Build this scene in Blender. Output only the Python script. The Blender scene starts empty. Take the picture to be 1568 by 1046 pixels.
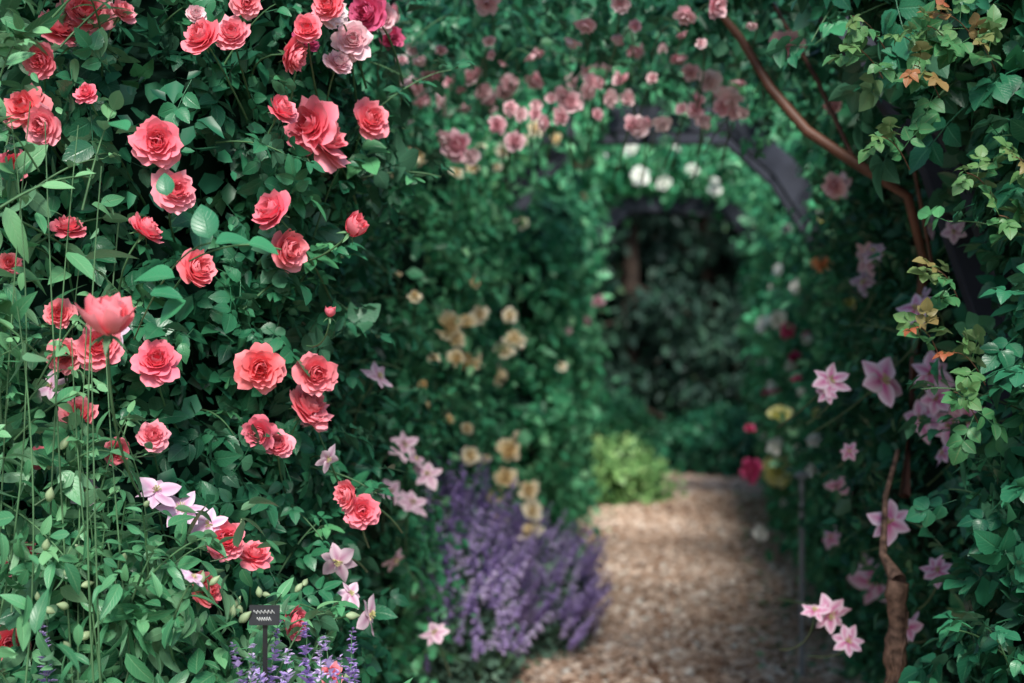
import bpy, bmesh, math
import numpy as np
from mathutils import Vector
rng = np.random.default_rng(11)
EYE = np.array([0., 0., 1.5]); F = 2178.0
UP = np.array([0, 0, 1.0])
def nz(v):
    v = np.asarray(v, float)
    return v / np.maximum(np.linalg.norm(v, axis=-1, keepdims=True), 1e-9)
def ray(u, v): return np.array([(u-784)/F, 1.0, (523-v)/F])
def at(u, v, d): return EYE + ray(u, v)*d
def cx(y): return -0.31 + 0.1419*y          # centre line of the path
# ------------------------------------------------------------ mesh machinery
class T:
    def __init__(s, V, faces, A, mi=None):
        s.V = np.asarray(V, float); s.loops = np.array([i for f in faces for i in f], np.int64)
        s.tot = np.array([len(f) for f in faces], np.int64); s.A = np.asarray(A, float)
        s.mi = np.zeros(len(faces), np.int64) if mi is None else np.asarray(mi, np.int64)
        s.faces = faces
def combine(parts):   # parts: (T, R, t, s, mat)
    V=[];Fc=[];A=[];M=[];o=0
    for (t,R,p,s,m) in parts:
        V.append((t.V*s)@np.asarray(R).T+p); A.append(t.A)
        for f,mm in zip(t.faces,t.mi): Fc.append([i+o for i in f]); M.append(mm if m is None else m)
        o+=len(t.V)
    return T(np.concatenate(V),Fc,np.concatenate(A),M)
def scatter(t, P, R, S, rnd=None):
    P=np.asarray(P,float); N=len(P); S=np.asarray(S,float)
    if N==0: return None
    if S.ndim==0: S=np.full(N,float(S))
    if S.ndim==1: S=S[:,None].repeat(3,1)
    if rnd is None: rnd=rng.random(N)
    W=t.V[None]*S[:,None,:]
    V=np.einsum('nij,nkj->nki',R,W)+P[:,None,:]
    nv=len(t.V)
    L=(t.loops[None]+(np.arange(N)*nv)[:,None]).ravel()
    A=np.empty((N,nv,3)); A[:,:,:2]=t.A[None]; A[:,:,2]=np.asarray(rnd)[:,None]
    return (V.reshape(-1,3),L,np.tile(t.tot,N),A.reshape(-1,3),np.tile(t.mi,N))
def merge(ds):
    ds=[d for d in ds if d is not None]
    V=[];L=[];To=[];A=[];M=[];o=0
    for d in ds:
        V.append(d[0]);L.append(d[1]+o);To.append(d[2]);A.append(d[3]);M.append(d[4]);o+=len(d[0])
    return tuple(np.concatenate(x) for x in (V,L,To,A,M))
def build(name, data, mats, parent=None, smooth=True):
    if isinstance(data,list):
        data=[d for d in data if d is not None]
        if not data: return None
        data=merge(data)
    V,L,To,A,M=data
    me=bpy.data.meshes.new(name)
    me.vertices.add(len(V)); me.vertices.foreach_set('co',V.astype(np.float32).ravel())
    me.loops.add(len(L)); me.loops.foreach_set('vertex_index',L.astype(np.int32))
    me.polygons.add(len(To)); st=np.concatenate([[0],np.cumsum(To)[:-1]])
    me.polygons.foreach_set('loop_start',st.astype(np.int32))
    me.polygons.foreach_set('material_index',M.astype(np.int32))
    me.polygons.foreach_set('use_smooth',np.full(len(To),smooth,bool))
    at_=me.attributes.new('la','FLOAT_VECTOR','POINT'); at_.data.foreach_set('vector',A.astype(np.float32).ravel())
    me.update(calc_edges=True)
    for m in mats: me.materials.append(m)
    ob=bpy.data.objects.new(name,me); bpy.context.scene.collection.objects.link(ob)
    if parent: ob.parent=parent
    return ob
def group(name):
    e=bpy.data.objects.new(name,None); bpy.context.scene.collection.objects.link(e); e.empty_display_size=.1
    return e
def frames(d,n):
    y=nz(d); z=n-(n*y).sum(-1,keepdims=True)*y; z=nz(z); x=np.cross(y,z)
    return np.stack([x,y,z],-1)
def frames_z(z):
    z=nz(z); r=rng.normal(size=z.shape); x=nz(np.cross(r,z)); y=np.cross(z,x)
    return np.stack([x,y,z],-1)
def tube(pts, rad, sides=5, rnd=.5):
    pts=np.asarray(pts,float); n=len(pts); rad=np.broadcast_to(rad,(n,))
    tg=nz(np.gradient(pts,axis=0)); ref=np.array([.13,.31,.94])
    a=nz(np.cross(tg,ref)); b=np.cross(tg,a)
    th=np.arange(sides)*2*math.pi/sides
    V=(pts[:,None]+rad[:,None,None]*(np.cos(th)[None,:,None]*a[:,None]+np.sin(th)[None,:,None]*b[:,None])).reshape(-1,3)
    i=np.arange(n-1)[:,None]; j=np.arange(sides)[None]; jn=(j+1)%sides
    q=np.stack([i*sides+j,i*sides+jn,(i+1)*sides+jn,(i+1)*sides+j],-1).reshape(-1)
    A=np.zeros((len(V),3)); A[:,0]=np.tile(th/6.28,n); A[:,1]=np.repeat(np.linspace(0,1,n),sides); A[:,2]=rnd
    nf=(n-1)*sides
    return (V,q,np.full(nf,4),A,np.zeros(nf,np.int64))
def bez(p0,p1,p2,n=8):
    t=np.linspace(0,1,n)[:,None]; return (1-t)**2*p0+2*t*(1-t)*p1+t*t*p2
def sn(p,f,s=0.):
    x,y,z=p[...,0]*f+s,p[...,1]*f+s*1.7,p[...,2]*f-s
    return (np.sin(x+1.7*np.sin(y*.8+z*.5))+np.sin(y*1.3+1.3*np.sin(z*1.1+x*.4)+2)+np.sin(z*1.2+1.5*np.sin(x*.9-y*.6)+4))/3
# ------------------------------------------------------------ leaf templates
def leaflet(w=.33,n=9,fold=.18,droop=.22,serr=.0,tipw=1.0,wave=0.):
    V=[];A=[];Fc=[]
    for i in range(n):
        t=i/(n-1); hw=w*(math.sin(math.pi*min(1,t**.78*1.0))**.75 if 0<t<1 else 0.01)
        if t>.6: hw*=1-(t-.6)*.35*tipw
        if serr and 0<i<n-1: hw*=1+(serr if i%2 else -serr)
        zc=-droop*t*t
        y=t
        V+= [(-hw,y-.02*(i%2)*(serr>0),zc+fold*hw+wave*math.sin(t*9)),(0,y,zc),(hw,y,zc+fold*hw-wave*math.sin(t*9+1))]
        A+= [(-1,t),(0,t),(1,t)]
        if i: b=(i-1)*3; Fc+=[[b,b+1,b+4,b+3],[b+1,b+2,b+5,b+4]]
    return T(V,Fc,A)
def simple_leaf(w=.3,fold=.1,droop=.15):
    V=[(0,0,0),(-w,.36,fold),(-w*.72,.72,fold*.5-droop*.5),(0,1,-droop),(w*.72,.72,fold*.5-droop*.5),(w,.36,fold)]
    return T(V,[[0,3,2,1],[0,5,4,3]],[(0,0),(-1,.4),(-1,.7),(0,1),(1,.7),(1,.4)])
def rotz(a): c,s=math.cos(a),math.sin(a); return np.array([[c,-s,0],[s,c,0],[0,0,1]])
def rotx(a): c,s=math.cos(a),math.sin(a); return np.array([[1,0,0],[0,c,-s],[0,s,c]])
def roty(a): c,s=math.cos(a),math.sin(a); return np.array([[c,0,s],[0,1,0],[-s,0,c]])
def compound(w=.34,near=True,pairs=2):
    parts=[]
    r=np.array([[0,0,0],[0,.3,.02],[0,.6,-.02],[0,.72,-.04]]); tb=tube(r,.008,4)
    parts.append((T(tb[0],[list(q) for q in tb[1].reshape(-1,4)],tb[3][:,:2]),np.eye(3),0,1,None))
    def lf():
        return leaflet(w*rng.uniform(.85,1.12),11 if near else 5,rng.uniform(.05,.5),rng.uniform(.05,.5),.05 if near else 0,wave=.016 if near else 0)
    parts.append((lf(),rotx(rng.uniform(-.3,.1)),np.array([0,.66,-.03]),.46,None))
    for k in range(pairs):
        yy=.60-.27*k; s=.42-.05*k
        for sg in (-1,1):
            parts.append((lf(),rotz(-sg*rng.uniform(.95,1.25))@roty(rng.uniform(-.5,.5))@rotx(rng.uniform(-.45,.15)),np.array([sg*.01,yy+rng.uniform(-.02,.02),0]),s*rng.uniform(.8,1.05),None))
    return combine(parts)
COMP=[compound() for _ in range(7)]
COMPR=[compound(w=.40) for _ in range(4)]
LANCE=[leaflet(.2,8,.3,.3),leaflet(.23,8,.15,.15),leaflet(.17,8,.3,.5)]
ROUND=[leaflet(.40,9,.15,.2,wave=.015),leaflet(.38,9,.3,.35,wave=.02)]
SIMPLE=[simple_leaf(.3,.1,.15),simple_leaf(.26,.16,.3),simple_leaf(.34,.05,.1)]
SIMPLEN=[simple_leaf(.2,.1,.15),simple_leaf(.17,.12,.3)]
# ------------------------------------------------------------ flower templates
def rose(N=26,n=6,fmin=0.,fmax=1.,open_=1.,seed=0):
    r=np.random.default_rng(seed); V=[];A=[];Fc=[];o=0
    us=np.linspace(-1,1,n); vs=np.linspace(0,1,n); k1=r.uniform(0,6)
    for i in range(N):
        f=fmin+(fmax-fmin)*(i/(N-1)); th=i*2.39996+r.uniform(-.45,.45)
        a0=math.radians(45+40*f); a1=math.radians((-30+125*f**1.1*open_)+r.uniform(-18,18)+9*math.sin(th+k1))
        L=(.30+.22*f)*r.uniform(.84,1.1); W=(.14+.15*f)*r.uniform(.8,1.15); c=.10*(1-f)+.05
        ph=r.uniform(0,6); r0=.015+.03*f; tilt=r.uniform(-.35,.35)
        cr,sr=math.cos(th),math.sin(th)
        for u in us:
            for vi,v in enumerate(vs):
                vv=v*(1-.16*u*u-.07*math.exp(-(u*4)**2)*v)
                m=12; rr=r0; zz=-.06*f
                for k in range(m):
                    tt=vv*(k+.5)/m; a=a0+(a1-a0)*tt; rr+=L*vv/m*math.sin(a); zz+=L*vv/m*math.cos(a)
                wd=W*(.28+.72*v**.6)*math.sqrt(max(0,1-.35*v**6))
                ru=.034*v*v*math.sin(u*4.5+ph)+.020*v*v*math.sin(u*8+ph*2)
                rad=rr-c*u*u*(.4+.6*v)+ru*.7; lat=u*wd; z=zz+ru+tilt*u*wd*.5
                V.append((cr*rad-sr*lat,sr*rad+cr*lat,z)); A.append((v,f))
        for a in range(n-1):
            for b in range(n-1):
                p=o+a*n+b; Fc.append([p,p+n,p+n+1,p+1])
        o+=n*n
    return T(V,Fc,A)
ROSE=[rose(34,7,seed=s,open_=q) for s,q in ((1,1.),(2,.85),(3,1.05),(4,.7),(12,.95))]
CUP=[rose(14,7,.0,.55,.75,seed=9),rose(12,7,0,.45,.6,seed=10)]
ROSEF=[rose(16,5,seed=s,open_=o_) for s,o_ in ((5,1.),(6,.9),(7,.7))]
def calyx():
    parts=[]
    b=tube([[0,0,-.2],[0,0,-.15],[0,0,-.08],[0,0,-.03]],[.03,.07,.075,.05],6)
    parts.append((T(b[0],[list(q) for q in b[1].reshape(-1,4)],b[3][:,:2]),np.eye(3),0,1,None))
    for k in range(5):
        parts.append((leaflet(.14,5,.2,.3),rotz(k*1.2566)@rotx(-.35),np.array([0,0,-.05]),.36,None))
    return combine(parts)
CALYX=calyx()
def bud():
    n=7; z=np.linspace(0,1,n); rr=.26*np.sin(math.pi*np.clip(z,0.03,.97)**.75)
    b=tube(np.stack([z*0,z*0,z],1),rr,8)
    return T(b[0],[list(q) for q in b[1].reshape(-1,4)],b[3][:,:2])
BUD=bud()
def clematis(np_=6,seed=0,w=.3):
    r=np.random.default_rng(seed); parts=[]
    for k in range(np_):
        l=leaflet(w,8,-.12,r.uniform(-.12,.4),wave=.03)
        parts.append((l,rotz(k*2*math.pi/np_+r.uniform(-.14,.14))@rotx(r.uniform(-.15,.35))@roty(r.uniform(-.35,.35)),np.array([0,0,.004*k]),.5*r.uniform(.84,1.1),0))
    for k in range(22):
        a=r.uniform(0,6.28); el=r.uniform(.15,1.4); d=np.array([math.cos(a)*math.cos(el),math.sin(a)*math.cos(el),math.sin(el)])*.13
        b=tube([[0,0,.01],d*.6+[0,0,.02],d+[0,0,.02]],[.006,.006,.011],3)
        parts.append((T(b[0],[list(q) for q in b[1].reshape(-1,4)],b[3][:,:2]),np.eye(3),0,1,1))
    return combine(parts)
CLEM=[clematis(6,1,.34),clematis(7,2,.3),clematis(6,3,.31),clematis(5,4,.36),clematis(6,5,.33)]
def spike(seed=0,nw=9):
    r=np.random.default_rng(seed); parts=[]
    b=tube([[0,0,0],[.01,.0,.35],[.0,.02,.7],[.02,.01,1]],[.009,.008,.006,.004],4)
    parts.append((T(b[0],[list(q) for q in b[1].reshape(-1,4)],b[3][:,:2]),np.eye(3),0,1,1))
    for w in range(nw):
        z=.38+.62*w/(nw-1)+r.uniform(-.02,.02); s=.115*(1-.55*w/(nw-1))
        for k in range(7):
            a=r.uniform(0,6.28)
            parts.append((SIMPLE[k%3],rotz(a)@rotx(r.uniform(.0,.9)),np.array([0,0,z+r.uniform(-.02,.02)]),s*r.uniform(.7,1.2),0))
    return combine(parts)
SPIKE=[spike(s) for s in range(4)]
# ------------------------------------------------------------ materials
def newmat(name):
    m=bpy.data.materials.new(name); m.use_nodes=True; nt=m.node_tree; nt.nodes.clear(); return m,nt
def N(nt,t,**k):
    n=nt.nodes.new(t)
    for a,b in k.items(): setattr(n,a,b)
    return n
def mth(nt,op,a,b=None,c=None):
    n=N(nt,'ShaderNodeMath',operation=op)
    for i,x in enumerate((a,b,c)):
        if x is None: continue
        if isinstance(x,(int,float)): n.inputs[i].default_value=x
        else: nt.links.new(x,n.inputs[i])
    return n.outputs[0]
def mixc(nt,fac,a,b,bt='MIX'):
    n=N(nt,'ShaderNodeMix',data_type='RGBA',blend_type=bt)
    for s,x in ((n.inputs[0],fac),(n.inputs[6],a),(n.inputs[7],b)):
        if isinstance(x,(int,float)): s.default_value=x
        elif isinstance(x,tuple): s.default_value=(*x,1)
        else: nt.links.new(x,s)
    return n.outputs[2]
def ramp(nt,fac,cols):
    n=N(nt,'ShaderNodeValToRGB'); e=n.color_ramp.elements
    while len(e)<len(cols): e.new(.5)
    for el,(p,c) in zip(e,cols): el.position=p; el.color=(*[min(1,q) for q in c],1)
    nt.links.new(fac,n.inputs[0]); return n.outputs[0]
def attr(nt):
    a=N(nt,'ShaderNodeAttribute',attribute_name='la'); s=N(nt,'ShaderNodeSeparateXYZ'); nt.links.new(a.outputs['Vector'],s.inputs[0]); return s.outputs
def finish(nt,col,rough,transl,tcol=None,bump=None,spec=.5):
    p=N(nt,'ShaderNodeBsdfPrincipled'); nt.links.new(col,p.inputs['Base Color']); p.inputs['Roughness'].default_value=rough
    p.inputs['Specular IOR Level'].default_value=spec
    if bump is not None:
        b=N(nt,'ShaderNodeBump'); b.inputs['Strength'].default_value=bump[1]; b.inputs['Distance'].default_value=bump[2]
        nt.links.new(bump[0],b.inputs['Height']); nt.links.new(b.outputs[0],p.inputs['Normal'])
    out=N(nt,'ShaderNodeOutputMaterial')
    if transl>0:
        t=N(nt,'ShaderNodeBsdfTranslucent'); nt.links.new(tcol if tcol is not None else col,t.inputs[0])
        mx=N(nt,'ShaderNodeMixShader'); mx.inputs[0].default_value=transl
        nt.links.new(p.outputs[0],mx.inputs[1]); nt.links.new(t.outputs[0],mx.inputs[2]); nt.links.new(mx.outputs[0],out.inputs[0])
    else: nt.links.new(p.outputs[0],out.inputs[0])
def leafmat(name,cols,light=(.12,.30,.16),rough=.42,transl=.25,vein=.35,back=(.08,.19,.12),near=True,k=1.):
    m,nt=newmat(name); a=attr(nt); cols=[(p,tuple(x*k for x in c)) for p,c in cols]
    c=ramp(nt,a[2],cols); bump=None
    if near:
        au=mth(nt,'ABSOLUTE',a[0]); mid=mth(nt,'SUBTRACT',1.0,mth(nt,'MULTIPLY',au,9.0)); mid=mth(nt,'MAXIMUM',mid,0.0)
        sv=mth(nt,'SINE',mth(nt,'MULTIPLY',mth(nt,'SUBTRACT',a[1],mth(nt,'MULTIPLY',au,.3)),48.0))
        sv=mth(nt,'MULTIPLY',mth(nt,'MAXIMUM',mth(nt,'SUBTRACT',sv,.72),0.0),1.6)
        vm=mth(nt,'MINIMUM',mth(nt,'ADD',mid,sv),1.0)
        c=mixc(nt,mth(nt,'MULTIPLY',vm,vein),c,light)
        bump=(vm,.35,-.002)
    g=N(nt,'ShaderNodeNewGeometry')
    c=mixc(nt,mth(nt,'MULTIPLY',g.outputs['Backfacing'],.55),c,back)
    finish(nt,c,rough,transl,bump=bump)
    return m
G_rose=leafmat('rose_leaf_green',[(0,(.008,.06,.032)),(.35,(.018,.12,.058)),(.75,(.04,.21,.095)),(1,(.11,.37,.15))],rough=.34,k=1.15,transl=.2)
G_fresh=leafmat('fresh_leaf_green',[(0,(.03,.16,.07)),(.5,(.09,.33,.15)),(1,(.24,.53,.25))],light=(.32,.55,.29),back=(.22,.40,.24),rough=.36,transl=.22)
G_right=leafmat('broad_leaf_green',[(0,(.01,.09,.048)),(.6,(.032,.20,.10)),(.9,(.06,.30,.13)),(1,(.13,.38,.13))],rough=.34,transl=.2)
G_young=leafmat('young_leaf_bronze',[(0,(.06,.24,.09)),(.5,(.13,.28,.09)),(.82,(.30,.19,.07)),(1,(.40,.11,.05))],light=(.35,.35,.18),back=(.18,.25,.12),transl=.3)
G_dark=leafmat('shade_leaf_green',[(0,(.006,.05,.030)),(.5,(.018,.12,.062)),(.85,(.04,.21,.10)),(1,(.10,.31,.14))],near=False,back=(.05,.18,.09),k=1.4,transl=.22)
G_mid=leafmat('mid_leaf_green',[(0,(.016,.12,.058)),(.5,(.06,.32,.15)),(.85,(.17,.52,.26)),(1,(.34,.68,.36))],near=False,transl=.32,back=(.15,.42,.22),k=1.3)
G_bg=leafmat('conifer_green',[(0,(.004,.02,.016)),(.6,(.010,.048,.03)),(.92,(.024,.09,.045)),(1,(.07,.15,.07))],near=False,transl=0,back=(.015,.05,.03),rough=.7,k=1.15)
G_lime=leafmat('lime_leaf_green',[(0,(.12,.34,.11)),(.5,(.28,.55,.20)),(1,(.48,.70,.30))],near=False,transl=.3,back=(.3,.5,.2))
G_grey=leafmat('catmint_leaf_grey',[(0,(.08,.18,.13)),(.6,(.17,.32,.23)),(1,(.30,.45,.35))],near=False,transl=.2,back=(.2,.32,.25),rough=.7)
def petalmat(name,cols,edge,em=.5,transl=.18,deep=None):
    m,nt=newmat(name); a=attr(nt); c=ramp(nt,a[2],cols)
    c=mixc(nt,mth(nt,'MULTIPLY',mth(nt,'POWER',a[0],2.2),em),c,edge)
    if deep: c=mixc(nt,mth(nt,'MULTIPLY',mth(nt,'SUBTRACT',1.0,a[1]),.4),c,deep)
    finish(nt,c,.55,transl,spec=.25); return m
P_pink=petalmat('rose_petal_coral_pink',[(0,(.95,.13,.25)),(.25,(.96,.18,.27)),(.5,(.97,.24,.28)),(.78,(.97,.38,.48)),(1,(.96,.14,.15))],(.98,.50,.56),.5,deep=(.95,.13,.18))
P_pale=petalmat('rose_petal_pale_pink',[(0,(.90,.42,.52)),(.5,(.93,.58,.64)),(1,(.96,.76,.78))],(.97,.82,.84),.6)
P_yel=petalmat('rose_petal_apricot',[(0,(.97,.76,.38)),(.5,(.98,.86,.56)),(1,(.97,.93,.78))],(.98,.95,.84),.5,deep=(.97,.70,.30))
P_lem=petalmat('rose_petal_lemon',[(0,(.95,.92,.28)),(1,(.97,.95,.5))],(.97,.95,.7),.5)
P_wht=petalmat('rose_petal_cream',[(0,(.88,.92,.83)),(1,(.96,.96,.92))],(.97,.97,.94),.5)
P_crim=petalmat('rose_petal_crimson',[(0,(.60,.04,.18)),(1,(.78,.12,.28))],(.8,.2,.36),.5)
P_orng=petalmat('rose_petal_orange',[(0,(.94,.38,.15)),(1,(.96,.52,.24))],(.97,.68,.45),.5)
def clemmat(name,mid,edge,w=2.2):
    m,nt=newmat(name); a=attr(nt); au=mth(nt,'ABSOLUTE',a[0])
    f=mth(nt,'MAXIMUM',mth(nt,'SUBTRACT',1.0,mth(nt,'MULTIPLY',au,w)),0.0)
    f=mth(nt,'MULTIPLY',f,mth(nt,'SUBTRACT',1.15,a[1]))
    base=mixc(nt,a[2],edge,tuple(min(1,x*1.15) for x in edge))
    finish(nt,mixc(nt,mth(nt,'MINIMUM',mth(nt,'MULTIPLY',f,1.3),1.0),base,mid),.5,.18,spec=.3); return m
C_pink=clemmat('clematis_petal_striped',(.72,.16,.42),(.92,.70,.82),1.3)
C_mauve=clemmat('clematis_petal_mauve',(.55,.27,.42),(.74,.57,.66),1.5)
C_lilac=clemmat('clematis_petal_lilac',(.78,.38,.62),(.92,.68,.84),1.6)
def flat(name,c,rough=.6,transl=0.,sp=.4,var=.5,scale=8.):
    m,nt=newmat(name); tc=N(nt,'ShaderNodeTexCoord'); no=N(nt,'ShaderNodeTexNoise'); no.inputs['Scale'].default_value=scale; no.inputs['Detail'].default_value=4
    nt.links.new(tc.outputs['Object'],no.inputs['Vector'])
    col=ramp(nt,no.outputs['Fac'],[(.3,tuple(x*(1-var) for x in c)),(.7,tuple(min(1,x*(1+var)) for x in c))])
    finish(nt,col,rough,transl,bump=(no.outputs['Fac'],.4,.01),spec=sp); return m
M_stamen=flat('stamen_cream',(.75,.65,.3),.6)
M_cane=flat('green_cane',(.08,.18,.08),.5); M_redcane=flat('reddish_cane',(.16,.07,.045),.5)
M_bark=flat('peeling_bark',(.20,.12,.085),.85,scale=45,var=.8); M_barkd=flat('dark_bark',(.04,.027,.02),.9,scale=12)
m,nt=newmat('painted_inner_shade'); v=N(nt,'ShaderNodeRGB'); v.outputs[0].default_value=(.006,.024,.016,1); finish(nt,v.outputs[0],.9,0,spec=.1); M_core=m  # near-black green: the shade inside the foliage is put into the colour
M_wood=flat('weathered_slate_timber',(.042,.047,.066),.8,scale=7,var=.3,sp=.2)
M_black=flat('label_black',(.012,.013,.016),.35,var=.1); M_white=flat('label_lettering',(.7,.72,.72),.5,var=.05)
M_metal=flat('galvanised_metal',(.35,.38,.42),.4,var=.15)
M_budg=flat('bud_pale_green',(.38,.50,.28),.5,transl=.2,var=.25)
m,nt=newmat('catmint_floret_purple'); a=attr(nt)
finish(nt,ramp(nt,a[2],[(0,(.42,.30,.66)),(.5,(.60,.47,.82)),(1,(.80,.70,.94))]),.6,.25); M_purple=m
# ------------------------------------------------------------ foliage volumes
def blobs_np(bl): return [(np.array(c,float),np.array(r if np.ndim(r) else (r,r,r),float)) for c,r in bl]
def blob_pts(bl,dens,jin=.12,jout=.05,keep=None,gap=.35,noise=.14,nf=7.,clump=True):
    P=[];Nn=[];D=[]
    for i,(c,r) in enumerate(bl):
        area=4*math.pi*((((r[0]*r[1])**1.6+(r[0]*r[2])**1.6+(r[1]*r[2])**1.6)/3)**(1/1.6))
        n=int(dens*area); d=nz(rng.normal(size=(n,3)))
        jj=-np.abs(rng.normal(size=n))*jin+rng.normal(size=n)*jout
        s=1+noise*sn(c+d*r,nf)+jj/r.mean()
        p=c+d*r*s[:,None]; ok=np.ones(n,bool)
        for j,(c2,r2) in enumerate(bl):
            if j==i or np.linalg.norm(c-c2)>r.max()+r2.max(): continue
            ok&=(((p-c2)/(r2*.82))**2).sum(1)>1
        ok&=p[:,2]>.01
        if keep is not None: ok&=keep(p)
        if clump: ok&=rng.random(n)<np.clip(.5+gap+sn(p,nf*2.1,3.),.12,1)
        P.append(p[ok]);Nn.append(nz(d/r)[ok]);D.append(jj[ok])
    return np.concatenate(P),np.concatenate(Nn),np.concatenate(D)
def leaves(P,Nn,temps,size,var=.35,up=.55,jit=.55,droop=.45):
    n=len(P); k=rng.integers(0,len(temps),n)
    nn=nz(Nn*.65+UP*up+rng.normal(size=(n,3))*jit)
    d=nz(rng.normal(size=(n,3))*.75+Nn*.45-UP*droop)
    R=frames(d,nn); S=size*(1+var*rng.normal(size=n)).clip(.45,1.7)
    rnd=np.clip(rng.beta(2,2.4,n)+.22*sn(P,6.,1.),0,1)
    return [scatter(t,P[k==i],R[k==i],S[k==i],rnd[k==i]) for i,t in enumerate(temps) if (k==i).any()]
bm=bmesh.new(); bmesh.ops.create_icosphere(bm,subdivisions=2,radius=1)
ICO=T([v.co[:] for v in bm.verts],[[v.index for v in f.verts] for f in bm.faces],[(0,0)]*len(bm.verts)); bm.free()
def core(bl,s=.72):  # opaque dark solids behind the leaves, standing in for the shadowy interior
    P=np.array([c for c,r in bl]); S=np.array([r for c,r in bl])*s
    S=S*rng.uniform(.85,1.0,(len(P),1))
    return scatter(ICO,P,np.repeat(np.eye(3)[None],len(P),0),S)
def first_hit(u,v,bl,default,s=1.03):
    d=ray(u,v); best=None
    for c,r in bl:
        rr=r*s; o=(EYE-c)/rr; q=d/rr
        a=q@q;b=2*o@q;cc=o@o-1;D=b*b-4*a*cc
        if D<0: continue
        t=(-b-math.sqrt(D))/(2*a)
        if t>1 and (best is None or t<best[0]):
            p=EYE+d*t; best=(t,nz((p-c)/r/r))
    if best is None: return default,np.array([0,-1.,0])
    return best
def canes(bl,n,length,temps,size,keep=None,every=.05,upb=.4):
    P,Nn,_=blob_pts(bl,60,.02,.0,clump=False,keep=keep)
    idx=rng.permutation(len(P))[:n]; st=[];LP=[];LD=[];LN=[]
    for i in idx:
        d=nz(Nn[i]*.8+UP*rng.uniform(upb-.5,upb+.5)+rng.normal(size=3)*.35); L=length*rng.uniform(.5,1.2)
        p0=P[i]-d*.08; p1=p0+d*L*.6; p2=p0+d*L+np.array([0,0,-.25*L])
        pts=bez(p0,p1,p2,9); st.append(tube(pts,np.linspace(.0025,.0012,9),4,rng.random()))
        side=nz(np.cross(d,UP)); m=max(3,int(L/every))
        for k in range(m):
            t=.2+.8*k/(m-1); q=(1-t)**2*p0+2*t*(1-t)*p1+t*t*p2
            sg=1 if k%2 else -1
            LP.append(q);LD.append(nz(side*sg*.8+d*.6+rng.normal(size=3)*.25-UP*.1));LN.append(nz(UP+Nn[i]*.5+rng.normal(size=3)*.35))
    LP=np.array(LP);LD=np.array(LD);LN=np.array(LN);k=rng.integers(0,len(temps),len(LP))
    S=size*rng.uniform(.6,1.15,len(LP)); R=frames(LD,LN); rnd=np.clip(rng.beta(3,2,len(LP)),0,1)
    return st,[scatter(t,LP[k==i],R[k==i],S[k==i],rnd[k==i]) for i,t in enumerate(temps) if (k==i).any()]
def flowers(name,entries,bl,temps,mats,parent,default,out=.05,jit=.35,face=.5,withstem=True,grow=1.15,cal=True,axis_up=.35,stemmat=None):
    P=[];Z=[];S=[]
    for e in entries:
        t,nr=first_hit(e[0],e[1],bl,default); t=t-out
        P.append(at(e[0],e[1],t)); S.append(e[2]*t/F*grow)
        Z.append(nz(nr*.4+nz(-ray(e[0],e[1]))*face+UP*axis_up+rng.normal(size=3)*jit))
    P=np.array(P);Z=np.array(Z);S=np.array(S);k=rng.integers(0,len(temps),len(P)); R=frames_z(Z)
    P0=P-Z*(S*.15)[:,None]; rnd=rng.random(len(P))
    build(name,[scatter(tt,P0[k==i],R[k==i],S[k==i],rnd[k==i]) for i,tt in enumerate(temps) if (k==i).any()],mats,parent)
    if withstem:
        sd=[]
        if cal: sd.append(scatter(CALYX,P0,R,S*.9))
        for p,z,s in zip(P0,Z,S):
            q=p-z*s*.15; sd.append(tube(bez(q,q-z*.1-UP*.02,q-z*.12-UP*.10+np.array([0,.10+out,0]),7),np.linspace(.0018,.0028,7),5,.6))
        build(name+'_stems',sd,[stemmat or M_cane],parent)
    return P,Z,S
def facing(p): return p[:,1]<3.35
# ============================================================ PLANTS
# ---- coral-pink climbing rose, front left
LB=[((-.67,3.12,2.25),.37),((-.79,3.0,1.92),.35),((-.56,3.25,1.98),.28),((-.81,3.02,1.55),.35),((-.65,3.12,1.62),.28),((-.81,3.02,1.2),.35),((-.66,3.12,1.25),.28),
    ((-.77,3.05,.85),.38),((-.59,3.15,.85),.30),((-.69,3.1,.42),.42),((-1.2,3.1,2.3),.42),((-1.2,3.05,1.95),.38),((-1.15,3.0,1.6),.36),((-1.15,3.0,1.25),.36),((-1.15,3.0,.9),.36),
    ((-1.1,3.0,.5),.4),((-.85,3.2,2.4),.38),((-1.5,3.3,1.2),.5),((-1.5,3.3,2.0),.5),((-.42,3.4,2.4),.22),((-1.05,3.2,.2),.5)]
LB=blobs_np(LB)
rose_l=group('climbing_rose')
P,Nn,_=blob_pts(LB,640,.10,.045,keep=lambda p:p[:,1]<3.35,gap=.08,noise=.16)
ld=leaves(P,Nn,COMP,.098,.26,jit=.7)
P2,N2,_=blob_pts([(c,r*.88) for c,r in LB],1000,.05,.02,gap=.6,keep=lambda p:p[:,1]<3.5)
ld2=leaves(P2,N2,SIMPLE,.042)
st,cl=canes(LB,110,.26,COMP,.085,keep=facing)
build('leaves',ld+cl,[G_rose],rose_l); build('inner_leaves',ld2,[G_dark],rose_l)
build('canes',st,[M_cane],rose_l); build('dark_shade_core',[core(LB,.68)],[M_core],rose_l)
main=[]
for i in range(5):
    x=-1.05+.08*i; main.append(tube([[x,3.15,0],[x+.04*rng.normal(),3.1,.7],[x+.06*rng.normal(),3.12,1.4],[x+.06*rng.normal(),3.12,2.5]],[.012,.011,.009,.006],6))
build('main_stems',main,[M_redcane],rose_l)
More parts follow.
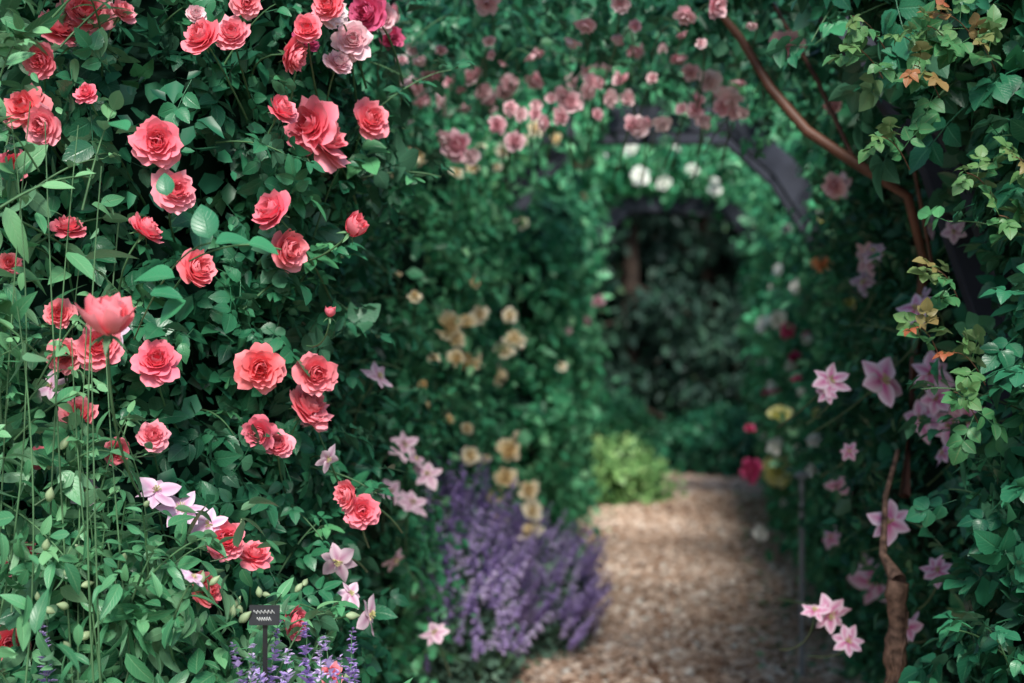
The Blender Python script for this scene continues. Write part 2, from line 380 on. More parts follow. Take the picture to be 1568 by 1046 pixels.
coral=[(305,52,62),(355,48,56),(130,15,80),(92,38,60),(60,92,50),(378,3,44),(455,88,58),(470,42,45),(35,160,66),(62,192,60),(240,216,70),(270,290,66),(470,188,80),(505,210,86),(435,165,52),
(570,180,58),(412,320,62),(228,348,58),(445,382,64),(305,410,62),(240,550,66),(150,528,66),(398,565,68),(485,572,60),(478,618,74),(395,665,48),(425,678,46),(120,632,58),(98,545,50),
(527,758,46),(555,782,50),(347,825,62),(320,902,56),(392,845,50),(25,850,54),(15,985,62),(15,402,34),(455,952,50),(506,1036,38),(105,342,50),(235,665,46),(60,700,40),(190,15,40),(90,480,46),(180,690,40),(60,930,40),(500,5,50),(20,250,46),(130,140,34)]
flowers('coral_roses',coral,LB,ROSE,[P_pink],rose_l,2.95,out=.12,grow=1.14,jit=.38)
flowers('pale_roses',[(540,60,58),(520,92,44),(508,12,60),(150,5,50),(478,640,40),(300,20,30),(585,25,44)],LB,ROSE,[P_pale],rose_l,3.1,out=.1,grow=1.1)
flowers('crimson_roses',[(560,18,60),(470,60,40),(600,60,36)],LB,ROSE,[P_crim],rose_l,3.1)
t0=2.2; p=at(165,488,t0); z=nz(np.array([.08,-.28,1.]))
build('cupped_rose',[scatter(CUP[0],[p-z*.02],frames_z(z[None]),[.17],[.55])],[P_pink],rose_l)
build('cupped_rose_stem',[scatter(CALYX,[p-z*.02],frames_z(z[None]),[.11]),tube(bez(p-z*.03,p-z*.2,at(215,760,2.5),10),.0025,6)],[M_cane],rose_l)
p2=at(537,355,2.75);z2=nz(np.array([.5,-.4,.5])); p3=at(505,484,2.72); z3=nz(np.array([.1,-.3,.9]))
build('rose_buds',[scatter(CUP[1],np.array([p2,p3]),frames_z(np.array([z2,z3])),[.11,.055],[.3,.2])],[P_pink],rose_l)
build('rose_bud_stems',[scatter(CALYX,np.array([p2,p3]),frames_z(np.array([z2,z3])),[.07,.045]),tube(bez(p2,p2-z2*.07,at(470,400,2.85)),.002,5),tube(bez(p3,p3-z3*.07,at(470,530,2.85)),.0018,5)],[M_cane],rose_l)
spr=[(320,365,2.3,.06,(-.15,.0,1)),(268,425,2.32,.065,(-1,0,.2)),(285,460,2.32,.055,(-1,0,-.1)),(330,372,2.3,.055,(1,.0,.1)),(380,372,2.3,.05,(1,0,-.25)),(255,300,2.3,.04,(-.3,0,1)),(195,200,2.3,.045,(-.4,0,.6)),(230,450,2.3,.05,(.9,0,-.1))]
sd=[]
for (u,v,d,s,dr) in spr: sd.append(scatter(ROUND[1],[at(u,v,d)],frames(np.array([dr],float)+rng.normal(size=(1,3))*.2,np.array([[.3*rng.normal(),-.6,.9]])),[s],[rng.uniform(.5,.95)]))
build('spray_leaves',sd,[G_right],rose_l)
build('spray_stem',[tube(bez(at(322,372,2.3),at(260,380,2.4),at(205,520,2.6),9),.0016,5),tube(bez(at(430,382,2.36),at(360,360,2.3),at(290,400,2.4),9),.0016,5)],[M_cane],rose_l)
# ---- pale clematis, lower left
clem_l=group('clematis_vine')
CB=blobs_np([((-.66,2.5,1.03),.15),((-.52,2.58,.86),.17),((-.78,2.5,.86),.20),((-.62,2.55,.66),.22),((-.82,2.45,1.12),.13),((-.42,2.66,.64),.17),((-.85,2.4,.62),.2),((-.4,2.7,.80),.10)])
P,Nn,_=blob_pts(CB,2300,.08,.06,gap=.0,noise=.25)
build('leaves',leaves(P,Nn,LANCE,.047,.3,jit=.7),[G_fresh],clem_l)
st,cl=canes(CB,90,.22,LANCE,.044,every=.03,upb=.7)
build('stems',st,[M_cane],clem_l); build('stem_leaves',cl,[G_fresh],clem_l)
CP,CN,_=blob_pts(CB,80,.0,.05,clump=False); CP=CP+CN*.04
bd=nz(CN+UP*.2+rng.normal(size=CN.shape)*.5)
build('buds',[scatter(BUD,CP,frames_z(bd),rng.uniform(.018,.03,len(CP)))],[M_budg],clem_l)
flowers('lilac_flowers',[(238,745,64),(278,772,68),(318,800,54),(135,750,56),(165,500,64),(75,590,46),(300,880,42)],CB+LB,CLEM,[C_lilac,M_stamen],clem_l,2.5,out=.09,cal=False,face=.5,axis_up=.5)
AB=blobs_np([((-.91+.03*rng.normal(),2.5,z),(.14,.14,.17)) for z in (1.3,1.55,1.8,2.05,2.25)]+[((-.78,2.55,1.35),.10),((-.80,2.55,1.15),.12)])
P,Nn,_=blob_pts(AB,800,.1,.06,gap=-.1,noise=.3); st,cl=canes(AB,90,.24,LANCE+COMP[:2],.055,every=.035,upb=.8)
build('airy_leaves',leaves(P,Nn,LANCE,.055)+cl,[G_fresh],clem_l)
sh=list(st)
for i in range(14):
    u=rng.uniform(-20,170); y=rng.uniform(2.35,2.6); top=rng.uniform(150,700); p0=at(u+rng.uniform(-80,80),1150,y); p2=at(u,top,y)
    sh.append(tube(bez(p0,(p0+p2)/2+rng.normal(size=3)*.07,p2,14),np.linspace(.0022,.001,14),5,rng.random()))
build('airy_shoots',sh,[M_cane],clem_l)
# ---- tunnel walls
def wall(side,y0,y1,offs,r=.4,dy=.42,zs=(.2,.6,1.0,1.4,1.8,2.2)):
    out=[]
    for y in np.arange(y0,y1,dy):
        for z in zs:
            o=offs+r+rng.normal()*.06+(.15 if z<.5 else .07 if z<.8 else 0)
            rr=r*rng.uniform(.78,1.14)
            yy=y+rng.uniform(-.15,.15)
            out.append(((cx(yy)+side*o,yy,z+rng.uniform(-.1,.1)),(rr,rr,rr)))
    return blobs_np(out)
def inner(side,lim=.25):
    return lambda p: side*(p[:,0]-cx(p[:,1]))<1.05+lim
def hedge_plant(name,bl,dens,temps,size,mat,keep,gap=.3,nf=7.,cr=.74):
    g=group(name); P,Nn,_=blob_pts(bl,dens,.10,.05,keep=keep,gap=gap,nf=nf)
    build('leaves',leaves(P,Nn,temps,size),[mat],g); build('dark_shade_core',[core(bl,cr)],[M_core],g); return g
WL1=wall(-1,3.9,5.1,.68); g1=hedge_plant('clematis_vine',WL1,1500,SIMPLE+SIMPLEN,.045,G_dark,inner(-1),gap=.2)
st,cl=canes(WL1,80,.22,LANCE,.05,keep=lambda p:(p[:,0]-cx(p[:,1])>-.95)|(p[:,1]<4.1)); build('tendrils',st,[M_cane],g1); build('tendril_leaves',cl,[G_rose],g1)
flowers('mauve_flowers',[(585,572,52),(622,678,46),(655,722,44),(633,765,52),(575,942,62),(665,965,46),(515,862,60),(640,700,34),(600,750,40),(540,905,44),(505,705,40),(610,860,40)],WL1+LB,CLEM,[C_mauve,M_stamen],g1,4.3,out=.12,cal=False,jit=.6)
ZT=(.2,.6,1.0,1.4,1.8,2.2,2.45); ZM=(.2,.6,1.0,1.4,1.8,2.15)
WL2=wall(-1,5.4,7.9,.76,zs=ZM); g2=hedge_plant('apricot_rose_bush',WL2,1300,SIMPLE,.05,G_mid,inner(-1),gap=.1)
apr=[(690,500,38),(712,490,32),(715,552,40),(698,518,26),(735,480,26),(788,515,30),(770,533,30),(770,575,28),(665,548,16),(780,482,20),(730,430,17),(780,690,32),(720,697,24),(775,730,34),(810,750,28),
(815,782,30),(812,810,34),(760,800,28),(635,452,18),(648,590,16),(715,655,18),(790,665,18),(606,265,16),(630,235,26),(630,200,26),(765,235,22),(725,255,18),(740,215,20),(700,548,24),(758,758,24),(690,640,14),(655,620,14),(745,700,16),(610,420,12)]
flowers('apricot_roses',apr,WL2,ROSEF,[P_yel],g2,7.,out=.3,cal=False,grow=1.3)
WL3=wall(-1,8.1,10.2,.54,zs=ZM); g3=hedge_plant('climbing_rose',WL3,1000,SIMPLE,.07,G_mid,inner(-1,.1),gap=.1)
flowers('cream_roses',[(885,238,36),(903,240,26),(820,188,30),(800,340,20),(850,240,20),(895,300,18),(860,560,14),(830,205,20),(815,220,18)],WL3,ROSEF,[P_yel],g3,8.6,out=.3,cal=False,grow=1.2)
flowers('pink_roses',[(915,460,18),(895,495,18),(870,505,14)],WL3,ROSEF,[P_pale],g3,8.6,out=.2,cal=False,grow=1.2)
WL4=wall(-1,10.5,13.2,.80,zs=(.2,.65,1.1,1.55,2.0,2.4)); hedge_plant('climbing_shrub',WL4,650,SIMPLE,.085,G_mid,inner(-1,.3))
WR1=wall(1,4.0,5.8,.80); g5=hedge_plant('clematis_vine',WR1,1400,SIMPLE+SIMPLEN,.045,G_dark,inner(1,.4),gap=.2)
st,cl=canes(WR1,100,.22,LANCE,.055,keep=lambda p:(p[:,0]-cx(p[:,1])<1.0)|(p[:,1]<4.2)); build('tendrils',st,[M_cane],g5); build('tendril_leaves',cl,[G_rose],g5)
RN=blobs_np([((1.32,3.05,2.35),.36),((1.24,3.0,2.1),.30),((1.32,2.95,1.8),.30),((1.29,2.95,1.45),.30),((1.27,2.9,1.15),.30),((1.22,2.9,.85),.30),((1.20,2.9,.5),.32),((1.6,3.2,1.0),.5),((1.6,3.2,1.9),.5),((1.05,3.2,2.4),.22),((1.3,3.,.15),.4),((1.35,3.8,2.5),.36),((1.02,4.0,2.6),.28),((1.6,3.4,2.4),.45),((1.5,4.2,2.4),.4),((1.0,2.98,2.26),.19),((.86,3.05,2.34),.14),((.92,3.12,2.10),.12),((.76,3.18,2.38),.12)])
cr1=[(1360,577,72),(1275,578,52),(1360,797,62),(1335,888,70),(1275,945,54),(1300,980,44),(1248,930,42),(1400,468,52),(1280,745,34),(1385,960,44),(1270,820,30),(1265,600,36),(1300,690,26)]
cr2=[(1428,568,62),(1408,640,62),(1452,650,66),(1480,645,62),(1435,870,46),(1475,680,40),(1430,610,46),(1440,690,40)]
flowers('striped_flowers',cr1,WR1,CLEM,[C_pink,M_stamen],g5,4.,out=.35,cal=False,jit=.4,face=.8,grow=1.25)
flowers('striped_flowers_front',cr2,WR1+RN,CLEM,[C_pink,M_stamen],g5,3.4,out=.14,cal=False,jit=.4,face=.7,grow=1.2)
flowers('mauve_flowers',[(1325,400,56),(1320,430,46),(1420,345,44),(1335,380,40),(1283,285,40),(1405,455,44),(1460,355,36)],WR1,CLEM,[C_mauve,M_stamen],g5,4.,out=.3,cal=False)
WR2=wall(1,6.3,9.4,.82,zs=ZM); g6=hedge_plant('white_rose_bush',WR2,1100,SIMPLE,.055,G_mid,inner(1,.4),gap=.1)
WR3=wall(1,9.8,13.6,.70,zs=(.2,.65,1.1,1.55,2.0,2.4)); g7=hedge_plant('climbing_shrub',WR3,650,SIMPLE,.085,G_mid,inner(1,.4))
WR=WR2+WR3
flowers('white_roses',[(1218,437,22),(1190,490,26),(1168,497,30),(1162,553,26),(1173,660,24),(1185,682,24),(1245,670,24),(1245,718,20),(1165,815,24),(1218,690,22),(1190,410,18),(1183,440,14),(1255,330,18),(1240,240,16),(1200,770,16),(1235,520,14),(1225,600,16),(1205,350,14),(1175,720,16),(1210,560,14),(1180,590,14)],WR,ROSEF,[P_wht],g6,8.,out=.45,cal=False,grow=1.25)
flowers('lemon_roses',[(1192,630,40),(1190,722,44),(1202,735,24),(1300,465,20),(1262,335,18),(1250,632,18)],WR,ROSEF,[P_lem],g6,8.,out=.45,cal=False,grow=1.15)
flowers('crimson_roses',[(1205,508,26),(1148,722,38),(1187,600,20),(1148,655,18),(1235,512,16),(1215,545,20),(1220,580,18),(1170,600,14)],WR,ROSEF,[P_crim],g6,8.,out=.4,cal=False,grow=1.1)
flowers('orange_roses',[(1257,403,32)],WR,ROSEF,[P_orng],g6,7.,out=.45,cal=False,grow=1.15)
# ---- roof of climbing rose
RB=[]
for y in np.arange(4.3,6.0,.42):
    for o in np.arange(-1.15,1.2,.35):
        z=2.56+.14*(y-4.3)-.36*abs(o)**2.2+rng.uniform(-.06,.10); r=rng.uniform(.2,.3)
        RB.append(((cx(y)+o+rng.uniform(-.1,.1),y+rng.uniform(-.1,.1),z),(r,r,r*.7)))
RB=blobs_np(RB); gr=group('climbing_rose')
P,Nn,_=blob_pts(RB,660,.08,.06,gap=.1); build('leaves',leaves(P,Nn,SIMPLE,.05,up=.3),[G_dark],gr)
st,cl=canes(RB,130,.3,COMP[:2],.10,keep=lambda p:p[:,2]<2.8,upb=.1); build('canes',st,[M_cane],gr); build('cane_leaves',cl,[G_rose],gr)
pale=[(627,135,36),(660,120,28),(745,5,36),(950,3,30),(1100,8,36),(1205,72,46),(1050,28,30),(895,42,28),(970,80,26),(1115,160,40),(1085,125,34),(980,190,32),(1448,215,40),(875,155,32),(700,220,44),(650,157,26),(677,155,22),(740,140,26),(780,130,26),
(720,115,24),(760,192,26),(790,215,28),(830,190,24),(905,140,26),(935,152,26),(1275,165,24),(945,62,24),(1130,130,24),(690,125,20),(630,75,20),(640,95,20),(560,170,20),(900,110,22),(880,125,22),(920,105,24),(860,180,22),(820,160,18),(1150,40,16),
(1015,75,16),(975,38,18),(1070,150,22),(1100,140,24),(1140,170,22),(710,165,24),(745,150,22),(960,150,22),(915,175,18),(845,150,18),(600,20,26),(1275,285,34),(1045,55,16),(1000,120,16),(720,240,26),(680,215,26)]
pale+=[(rng.uniform(610,1180),rng.uniform(60,195),rng.uniform(14,26)) for _ in range(40)]
flowers('pale_pink_roses',pale,RB,ROSEF,[P_pale],gr,4.6,out=.2,cal=False,grow=1.25,axis_up=-.1)
bp=[at(1095,10,4.05),at(1135,60,4.05),at(1180,135,4.0),at(1235,200,3.95),at(1310,250,3.9),at(1390,300,3.9),at(1415,400,3.95),at(1400,560,4.0),at(1385,760,3.8)]
build('woody_stem',[tube(bp,[.010,.012,.015,.016,.015,.013,.013,.014,.015],8),tube([at(1310,250,3.9),at(1250,120,4.1),at(1180,0,4.3)],.007,6),tube([at(1440,150,3.9),at(1400,260,3.9),at(1430,420,3.9)],.006,6)],[M_redcane],gr)
# foliage spilling over the second arch
AV=[]
for (o,y,z,r) in [(-1.0,6.9,1.95,.26),(-.92,6.85,2.2,.24),(-.72,6.9,2.42,.20),(-.52,6.95,2.60,.15),(-.25,7.05,2.76,.13),(.1,7.1,2.80,.12),(.5,7.05,2.74,.14),(.95,6.9,2.28,.16),(1.08,6.9,2.0,.24),(-.3,7.0,2.56,.07),(.3,7.0,2.58,.06)]: AV.append(((cx(y)+o,y,z),r))
AV=blobs_np(AV); ga=group('climbing_rose'); P,Nn,_=blob_pts(AV,1300,.06,.07,gap=.1); build('leaves',leaves(P,Nn,SIMPLE,.055),[G_mid],ga)
flowers('apricot_roses',[(640,240,24),(700,262,20),(770,232,22),(820,195,26),(850,212,18),(760,255,14),(800,215,16),(735,225,18)],AV+WL2,ROSEF,[P_yel],ga,6.8,out=.2,cal=False,grow=1.2)
RB2=[]
for y in (11.4,12.0):
    for o in np.arange(-1.2,1.25,.4):
        r=rng.uniform(.2,.3); RB2.append(((cx(y)+o,y+rng.uniform(-.1,.1),2.92-.35*abs(o)**2+rng.uniform(-.05,.1)),r))
for y in (7.6,8.1):
    for o in (-1.1,-.8,-.5,.9,1.2): RB2.append(((cx(y)+o,y,2.88-.35*abs(o)**2+rng.uniform(-.05,.1)),.26))
RB2=blobs_np(RB2); gr2=hedge_plant('white_rambling_rose',RB2,600,SIMPLE,.08,G_mid,None,cr=.4)
flowers('white_roses',[(980,268,28),(1015,280,24),(965,228,22),(1060,262,20),(1095,290,22),(1095,275,18),(1035,225,16),(930,232,16),(1245,240,14)],RB2,ROSEF,[P_wht],gr2,11.2,out=.15,cal=False,grow=1.1)
# ---- broad-leaved climber, front right
rr_=group('climbing_rose')
P,Nn,_=blob_pts(RN,420,.09,.04,gap=.12,keep=lambda p:p[:,1]<3.9); st,cl=canes(RN,130,.26,COMPR,.10,keep=lambda p:p[:,1]<3.2)
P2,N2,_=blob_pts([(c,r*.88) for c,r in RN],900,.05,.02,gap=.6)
build('leaves',leaves(P,Nn,COMPR,.118,.24,jit=.65)+cl,[G_right],rr_); build('inner_leaves',leaves(P2,N2,SIMPLE,.05),[G_dark],rr_)
build('canes',st,[M_cane],rr_); build('dark_shade_core',[core(RN,.7)],[M_core],rr_)
yl=[];ys=[]
for (u,v) in [(1420,40),(1300,70),(1435,415),(1480,265),(1405,500),(1305,25),(1400,100),(1550,240),(1380,55),(1490,60),(1350,210),(1530,330),(1465,540),(1440,20),(1460,600)]:
    b=at(u+rng.uniform(30,60),v+50,2.85); tip=at(u,v,2.7); co_=rng.uniform(-.45,.25)
    pts=bez(b,(b+tip)/2+UP*.03,tip,7); ys.append(tube(pts,.0013,4))
    for k in range(6):
        q=pts[1+k]; yl.append((COMPR[k%4],q,nz(nz(tip-b)+rng.normal(size=3)*.7-UP*.2),rng.uniform(.085,.11)*(1-.1*k),np.clip(k/6+rng.normal()*.15+co_,0,1)))
build('young_leaves',[scatter(t,[q],frames(d[None],nz(UP+rng.normal(size=3)*.4+np.array([0,-.6,0]))[None]),[s],[c]) for t,q,d,s,c in yl],[G_young],rr_)
build('young_shoots',ys,[M_redcane],rr_)
tp=[];n_=40
for i in range(n_):
    t=i/(n_-1); tp.append(at(1385-22*math.sin(t*3)+5*math.sin(t*11)+2*math.sin(t*31),1330-440*t,3.45))
tr=np.array([.034-.012*i/n_+.003*math.sin(i*.7)+.0025*rng.normal() for i in range(n_)])
strips=[]
for s_ in range(12):
    a0=rng.uniform(0,6.28); i0=rng.integers(0,22); ln=rng.integers(9,17); seg=[]
    for i in range(i0,min(n_,i0+ln)):
        a=a0+.12*(i-i0); seg.append(tp[i]+np.array([math.cos(a),-abs(math.sin(a)),0])*(tr[i]*1.0+.002))
    strips.append(tube(seg,np.linspace(.007,.002,len(seg)),5))
vt=group('vine_trunk'); build('trunk',[tube(tp,tr,12),tube([tp[-1],at(1352,850,3.55),at(1356,760,3.7),at(1375,690,3.8)],[.02,.010,.007,.006],8)]+strips,[M_bark],vt)
# ---- catmint
def catmint(name,c,rx,ry,h,n,size,lean=.6):
    g=group(name); th=rng.uniform(0,6.28,n); rad=np.sqrt(rng.random(n)); hh=h*(1-.55*rad**2)
    base=np.stack([c[0]+rx*rad*np.cos(th),c[1]+ry*rad*np.sin(th),np.maximum(hh-size*rng.uniform(.5,1.2,n),.02)],1)
    z=nz(np.stack([lean*rad*np.cos(th),lean*rad*np.sin(th),np.ones(n)],1)+rng.normal(size=(n,3))*.24); k=rng.integers(0,4,n); R=frames_z(z); S=size*rng.uniform(.6,1.25,n); rn=rng.random(n)
    build('flower_spikes',[scatter(SPIKE[i],base[k==i],R[k==i],S[k==i],rn[k==i]) for i in range(4)],[M_purple,M_cane],g)
    m=n*14; th=rng.uniform(0,6.28,m); rad=np.sqrt(rng.random(m)); zz=rng.random(m)*h*(1-.5*rad**2)*.9+.02
    P=np.stack([c[0]+rx*rad*np.cos(th),c[1]+ry*rad*np.sin(th),zz],1); d=nz(np.stack([np.cos(th)*.6,np.sin(th)*.6,np.full(m,.3)],1))
    build('leaves',leaves(P,d,SIMPLE,.035,droop=0),[G_grey],g); return g
catmint('catmint_plant',(-.27,6.2),.30,.45,.90,400,.28)
catmint('catmint_plant',(.03,7.0),.34,.45,.64,340,.26,.9)
g=group('catmint_plant'); q=[];zz=[]
for (u,v) in [(400,960),(395,985),(470,970),(460,990),(490,985),(530,965),(525,985),(545,1010),(375,1010),(80,975),(440,1010),(475,1040),(410,1030),(510,1000)]:
    q.append(at(u,v,2.45)-UP*.17); zz.append(nz(UP+rng.normal(size=3)*.15))
build('flower_spikes',[scatter(SPIKE[i%4],[q[i]],frames_z(zz[i][None]),[rng.uniform(.15,.19)]) for i in range(len(q))],[M_purple,M_cane],g)
build('stems',[tube([a,a-b*.3,a-b*.75],[.0015,.002,.003],5) for a,b in zip(q,zz)],[M_cane],g)
# ---- low shrubs by the path end
def shrub(name,bl,dens,size,mat,temps=SIMPLE,co=.65):
    bl=blobs_np(bl); g=group(name); P,Nn,_=blob_pts(bl,dens,.08,.06,gap=.3); build('leaves',leaves(P,Nn,temps,size),[mat],g); build('dark_shade_core',[core(bl,co)],[M_core],g)
shrub('lime_green_shrub',[((.72,13.0,.22),.36),((1.0,13.1,.2),.34),((.95,12.9,.38),.25),((1.28,13.3,.12),.25),((.6,12.7,.45),.25)],1300,.06,G_lime)
shrub('garden_shrub',[((.6,13.9,.6),.5),((1.0,14.3,.55),.45),((.3,13.7,.8),.5)],900,.07,G_mid)
shrub('garden_shrub',[((2.35,15.8,.35),.42),((2.0,16.2,.3),.36),((2.75,15.6,.35),.4)],800,.08,G_dark)
sb=[]
for y in np.arange(7.9,12.6,.35): sb.append(((cx(y)-.97+rng.uniform(-.06,.06),y,.1),(.2,.25,rng.uniform(.12,.22))))
for y in np.arange(4.6,13.5,.4): sb.append(((cx(y)+1.12+rng.uniform(-.06,.06),y,.12),(.2,.28,rng.uniform(.16,.28))))
shrub('edging_plants',sb,1500,.045,G_mid,SIMPLEN+SIMPLE)
# ---- conifers and hedge behind
def conifer(x,y,h,w):
    g=group('conifer_tree'); tk=[[x,y,0],[x+.03,y,h*.4],[x,y+.02,h*.75],[x,y,h]]
    limbs=[tube(tk,[.12,.10,.06,.01],8)]; bl=[]
    for i in range(int(h*13)):
        z=rng.uniform(.3,h-.3); R=w*(1-z/h)**.8+.15
        a=rng.uniform(0,6.28); L=R*rng.uniform(.5,1.15); e=np.array([x+math.cos(a)*L,y+math.sin(a)*L,z-.35*L*rng.uniform(.2,1.6)])
        limbs.append(tube([[x,y,z],[(x+e[0])/2,(y+e[1])/2,(z+e[2])/2+.06],e],[.03,.02,.006],5))
        bl.append((e*.62+np.array([x,y,z])*.38,(.2+.3*abs(math.cos(a))*L,.2+.3*abs(math.sin(a))*L,rng.uniform(.12,.3))))
    bl=blobs_np(bl); P=[];Nn=[]
    for c,r in bl:
        n=int(150*r[0]*r[1]*8); d=nz(rng.normal(size=(n,3))); P.append(c+d*r*rng.uniform(.5,1.1,(n,1)));Nn.append(d)
    P=np.concatenate(P);Nn=np.concatenate(Nn)
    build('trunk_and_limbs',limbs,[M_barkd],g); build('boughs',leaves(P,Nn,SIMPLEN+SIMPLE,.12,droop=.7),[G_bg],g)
for (x,y,h,w) in [(-.4,17.2,7,1.5),(1.45,17.6,8,1.3),(2.5,18.4,7.5,1.4),(3.4,17.4,7,1.3),(4.9,17.5,7,1.7),(-2.6,17.,7,1.7)]: conifer(x,y,h,w)
HB=[]
for x in np.arange(-9,12,1.1):
    for z in np.arange(.5,7.5,1.1): HB.append(((x+rng.uniform(-.3,.3),20.3+rng.uniform(-.5,.5),z+rng.uniform(-.3,.3)),rng.uniform(.75,1.15)))
for y in np.arange(3,20,1.3):
    for z in (.5,1.5,2.3):
        HB.append(((-5.5-rng.uniform(0,.5)-.05*y,y,z),.95)); HB.append(((8+rng.uniform(0,.5),y,z),.95))
HB=blobs_np(HB); gh=group('hedge'); P,Nn,_=blob_pts(HB,80,.15,.1,gap=.4,nf=2.5); build('leaves',leaves(P,Nn,SIMPLE,.18),[G_bg],gh); build('dark_shade_core',[core(HB,.9)],[M_core],gh)
# ============================================================ ARCHES
def arch(y0):
    g=group('wooden_arch'); prof=[(-1.12,0),(-1.10,1.45),(-.92,1.98),(-.66,2.38),(-.38,2.62),(.38,2.62),(.66,2.38),(.92,1.98),(1.10,1.45),(1.12,0)]
    w=.13;dp=.055
    for fi,dy in enumerate((0,.42)):
        y=y0+dy; me=bmesh.new(); n=len(prof); rows=[]
        pr=np.array(prof); tg=nz(np.gradient(pr,axis=0)); nr=np.stack([-tg[:,1],tg[:,0]],1)
        for i in range(n):
            o=pr[i]+nr[i]*w/2; q=pr[i]-nr[i]*w/2
            rows.append([me.verts.new((cx(y)+a[0],y+s,max(a[1],-.02))) for a,s in ((o,-dp/2),(q,-dp/2),(q,dp/2),(o,dp/2))])
        for i in range(n-1):
            for k in range(4): me.faces.new([rows[i][k],rows[i][(k+1)%4],rows[i+1][(k+1)%4],rows[i+1][k]])
        me.faces.new(rows[0]); me.faces.new(rows[-1][::-1])
        bmesh.ops.recalc_face_normals(me,faces=me.faces)
        m=bpy.data.meshes.new('frame'); me.to_mesh(m); me.free(); m.materials.append(M_wood)
        o=bpy.data.objects.new('frame',m); bpy.context.scene.collection.objects.link(o); o.parent=g
        b=o.modifiers.new('b','BEVEL'); b.width=.006; b.segments=2
    for (a,z) in [(-1.1,.6),(-1.1,1.1),(-.98,1.85),(0,2.62),(.98,1.85),(1.1,1.1),(1.1,.6)]:
        bm=bmesh.new(); bmesh.ops.create_cube(bm,size=1)
        for v in bm.verts: v.co=(cx(y0)+a+v.co.x*.05,y0+.21+v.co.y*.365,z+v.co.z*.035)
        bmesh.ops.bevel(bm,geom=bm.edges[:],offset=.004,segments=1,affect='EDGES')
        m=bpy.data.meshes.new('rung'); bm.to_mesh(m); bm.free(); m.materials.append(M_wood); o=bpy.data.objects.new('rung',m); bpy.context.scene.collection.objects.link(o); o.parent=g
for y in (3.35,7.2,11.6): arch(y)
lg=group('plant_label'); c=at(405,942,2.42)
def box(name,c,s,mat,par,rx=0.):
    bm=bmesh.new(); bmesh.ops.create_cube(bm,size=1)
    for v in bm.verts: v.co=(v.co.x*s[0],v.co.y*s[1],v.co.z*s[2])
    bmesh.ops.bevel(bm,geom=bm.edges[:],offset=min(s)*.2,segments=2,affect='EDGES')
    m=bpy.data.meshes.new(name); bm.to_mesh(m); bm.free(); m.materials.append(mat); o=bpy.data.objects.new(name,m); o.location=c; o.rotation_euler=(rx,0,0)
    bpy.context.scene.collection.objects.link(o); o.parent=par
box('label_plate',c,(.052,.003,.034),M_black,lg,-.15); box('stake',c+np.array([0,.006,-.45]),(.008,.003,.9),M_black,lg)
for r_,(z,L) in enumerate(((.006,.036),(-.006,.024))):
    x=-L/2; pts=[]
    for i in range(60): pts.append(c+np.array([x+L*i/59,-.0035,z+.0022*math.sin(i*1.25)+.0018*math.sin(i*.63)]))
    build('lettering',[tube(pts,.0005,3)],[M_white],lg)
mp=group('metal_stake'); b=at(1228,730,6.3); build('stake_rod',[tube([[b[0],b[1],0],[b[0],b[1],.5],[b[0],b[1],b[2]]],.012,8),tube([[b[0]-.03,b[1],b[2]-.0],[b[0],b[1],b[2]+.015],[b[0]+.03,b[1],b[2]]],.012,8)],[M_metal],mp)
# ============================================================ GROUND & PATH
def sheet(name,V,quads,mat,par=None):
    me=bpy.data.meshes.new(name); me.from_pydata([tuple(v) for v in V],[],quads); me.materials.append(mat); o=bpy.data.objects.new(name,me); bpy.context.scene.collection.objects.link(o)
    if par: o.parent=par
    return o
m,nt=newmat('soil_and_grass'); tc=N(nt,'ShaderNodeTexCoord'); no=N(nt,'ShaderNodeTexNoise'); no.inputs['Scale'].default_value=1.3; no.inputs['Detail'].default_value=10; nt.links.new(tc.outputs['Object'],no.inputs['Vector'])
finish(nt,ramp(nt,no.outputs['Fac'],[(.35,(.04,.03,.02)),(.5,(.05,.10,.035)),(.7,(.09,.18,.06))]),.9,0,bump=(no.outputs['Fac'],.6,.05))
sheet('ground',[(-150,-150,0),(150,-150,0),(150,150,0),(-150,150,0)],[(0,1,2,3)],m)
m,nt=newmat('woodchip_mulch'); tc=N(nt,'ShaderNodeTexCoord'); vo=N(nt,'ShaderNodeTexVoronoi'); vo.inputs['Scale'].default_value=40; nt.links.new(tc.outputs['Object'],vo.inputs['Vector'])
s=N(nt,'ShaderNodeSeparateXYZ'); nt.links.new(vo.outputs['Color'],s.inputs[0])
cc=ramp(nt,s.outputs[0],[(0,(.18,.10,.065)),(.5,(.42,.28,.19)),(1,(.66,.50,.39))]); finish(nt,cc,.9,0,bump=(vo.outputs['Distance'],.8,.02))
pa=group('woodchip_path'); V=[];Q=[]; ys=np.linspace(-3,16.2,90)
for i,y in enumerate(ys):
    e1=.94+.05*math.sin(y*3.1)+.03*math.sin(y*7.7); e2=.96+.05*math.sin(y*2.7+1)+.03*math.sin(y*8.3)
    V+=[(cx(y)-e1,y,.004),(cx(y)+e2,y,.004)]
    if i: Q.append((2*i-2,2*i-1,2*i+1,2*i))
sheet('mulch_bed',V,Q,m,pa)
m,nt=newmat('woodchips'); a=attr(nt); finish(nt,ramp(nt,a[2],[(0,(.14,.07,.045)),(.25,(.40,.25,.17)),(.55,(.64,.46,.35)),(.82,(.82,.67,.55)),(1,(.94,.88,.82))]),.8,0)
bx=[(x,y,z) for x in (-.5,.5) for y in (-.5,.5) for z in (-.5,.5)]
CH=T(bx,[[0,1,3,2],[4,6,7,5],[0,4,5,1],[2,3,7,6],[1,5,7,3]],[(0,0)]*8)
n=44000; y=4.0+12.1*rng.random(n)**.8; o=rng.normal(size=n)*.02+rng.uniform(-.97,.99,n); Pc=np.stack([cx(y)+o,y,.008+rng.random(n)*.016],1)
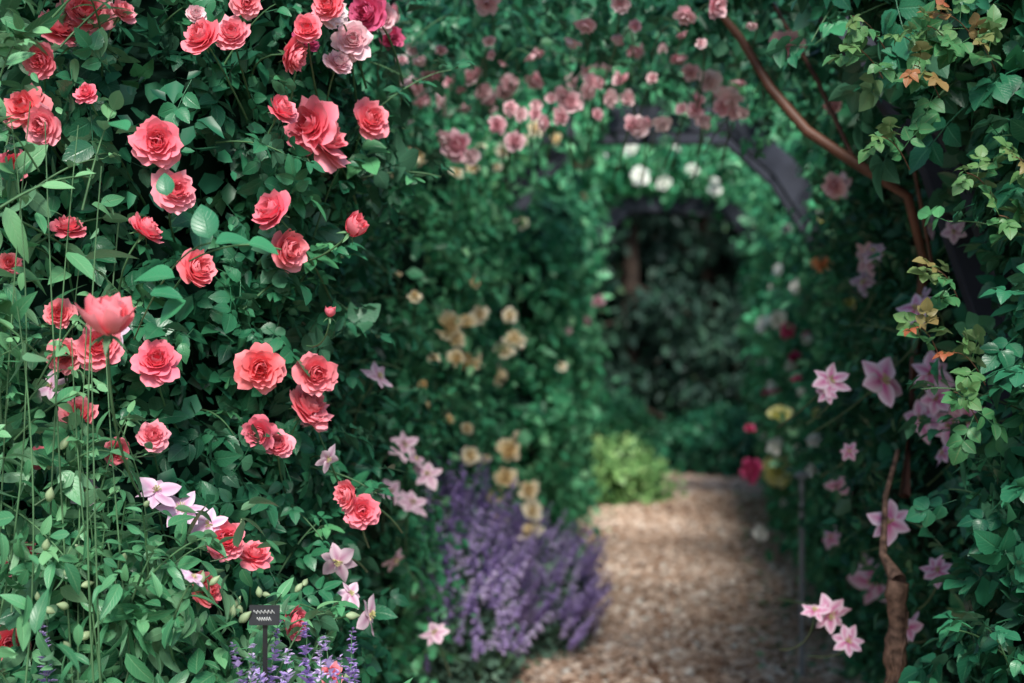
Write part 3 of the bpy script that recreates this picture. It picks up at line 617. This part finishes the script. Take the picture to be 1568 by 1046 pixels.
z=nz(UP+rng.normal(size=(n,3))*.33); S=np.stack([rng.uniform(.010,.034,n),rng.uniform(.022,.085,n),np.full(n,.005)],1)
build('chips',[scatter(CH,Pc,frames_z(z),S,np.clip(rng.beta(1.2,1.2,n)+.18*sn(Pc,2.),0,1))],[m],pa,smooth=False)
n=900; y=5+9*rng.random(n); Pp=np.stack([cx(y)+rng.uniform(-.85,.9,n),y,np.full(n,.03)],1)
build('fallen_petals',[scatter(ROUND[0],Pp,frames_z(nz(UP+rng.normal(size=(n,3))*.3)),rng.uniform(.02,.04,n))],[P_wht],pa)
n=500; y=5+10*rng.random(n); Pp=np.stack([cx(y)+np.sign(rng.normal(size=n))*rng.uniform(.5,.9,n),y,np.full(n,.03)],1)
build('fallen_leaves',[scatter(SIMPLE[0],Pp,frames_z(nz(UP+rng.normal(size=(n,3))*.3)),rng.uniform(.03,.06,n))],[G_mid],pa)
n=26000; y=14.2+5*rng.random(n); x=rng.uniform(-3,6,n); P=np.stack([x,y,np.zeros(n)],1); P=P[(np.abs(x-cx(y))>.75)|(y>15.9)]
d=nz(UP+rng.normal(size=(len(P),3))*.35); blade=T([(-.04,0,0),(.04,0,0),(.02,.6,.03),(0,1,.12)],[[0,1,2,3]],[(0,0)]*4)
gg=group('grass'); build('blades',[scatter(blade,P,frames(d,nz(rng.normal(size=(len(P),3)))),rng.uniform(.06,.14,len(P)))],[G_mid],gg)
# ============================================================ LIGHT & CAMERA
sc=bpy.context.scene; w=bpy.data.worlds.new('World'); sc.world=w; w.use_nodes=True; nt=w.node_tree
EL,AZ=math.radians(43),math.radians(177)   # azimuth: clockwise from +Y
sky=nt.nodes.new('ShaderNodeTexSky'); sky.sky_type='NISHITA'; sky.sun_disc=False; sky.sun_elevation=EL; sky.sun_rotation=AZ
nt.links.new(sky.outputs[0],nt.nodes['Background'].inputs[0]); nt.nodes['Background'].inputs[1].default_value=.15
L=bpy.data.lights.new('sun','SUN'); L.energy=5.0; L.angle=math.radians(16); L.color=(1,.95,.87); lo=bpy.data.objects.new('sun',L); sc.collection.objects.link(lo)
lo.rotation_euler=Vector((math.sin(AZ)*math.cos(EL),math.cos(AZ)*math.cos(EL),math.sin(EL))).to_track_quat('Z','Y').to_euler()
cam=bpy.data.cameras.new('camera'); cam.lens=50; cam.sensor_width=36; cam.clip_end=500; co=bpy.data.objects.new('camera',cam); sc.collection.objects.link(co)
co.location=EYE; co.rotation_euler=(math.radians(90),0,0); cam.dof.use_dof=True; cam.dof.focus_distance=2.62; cam.dof.aperture_fstop=2.5; sc.camera=co
sc.view_settings.view_transform='Standard'; sc.view_settings.look='None'; sc.view_settings.exposure=0
print('faces',sum(len(o.data.polygons) for o in sc.objects if o.type=='MESH'))
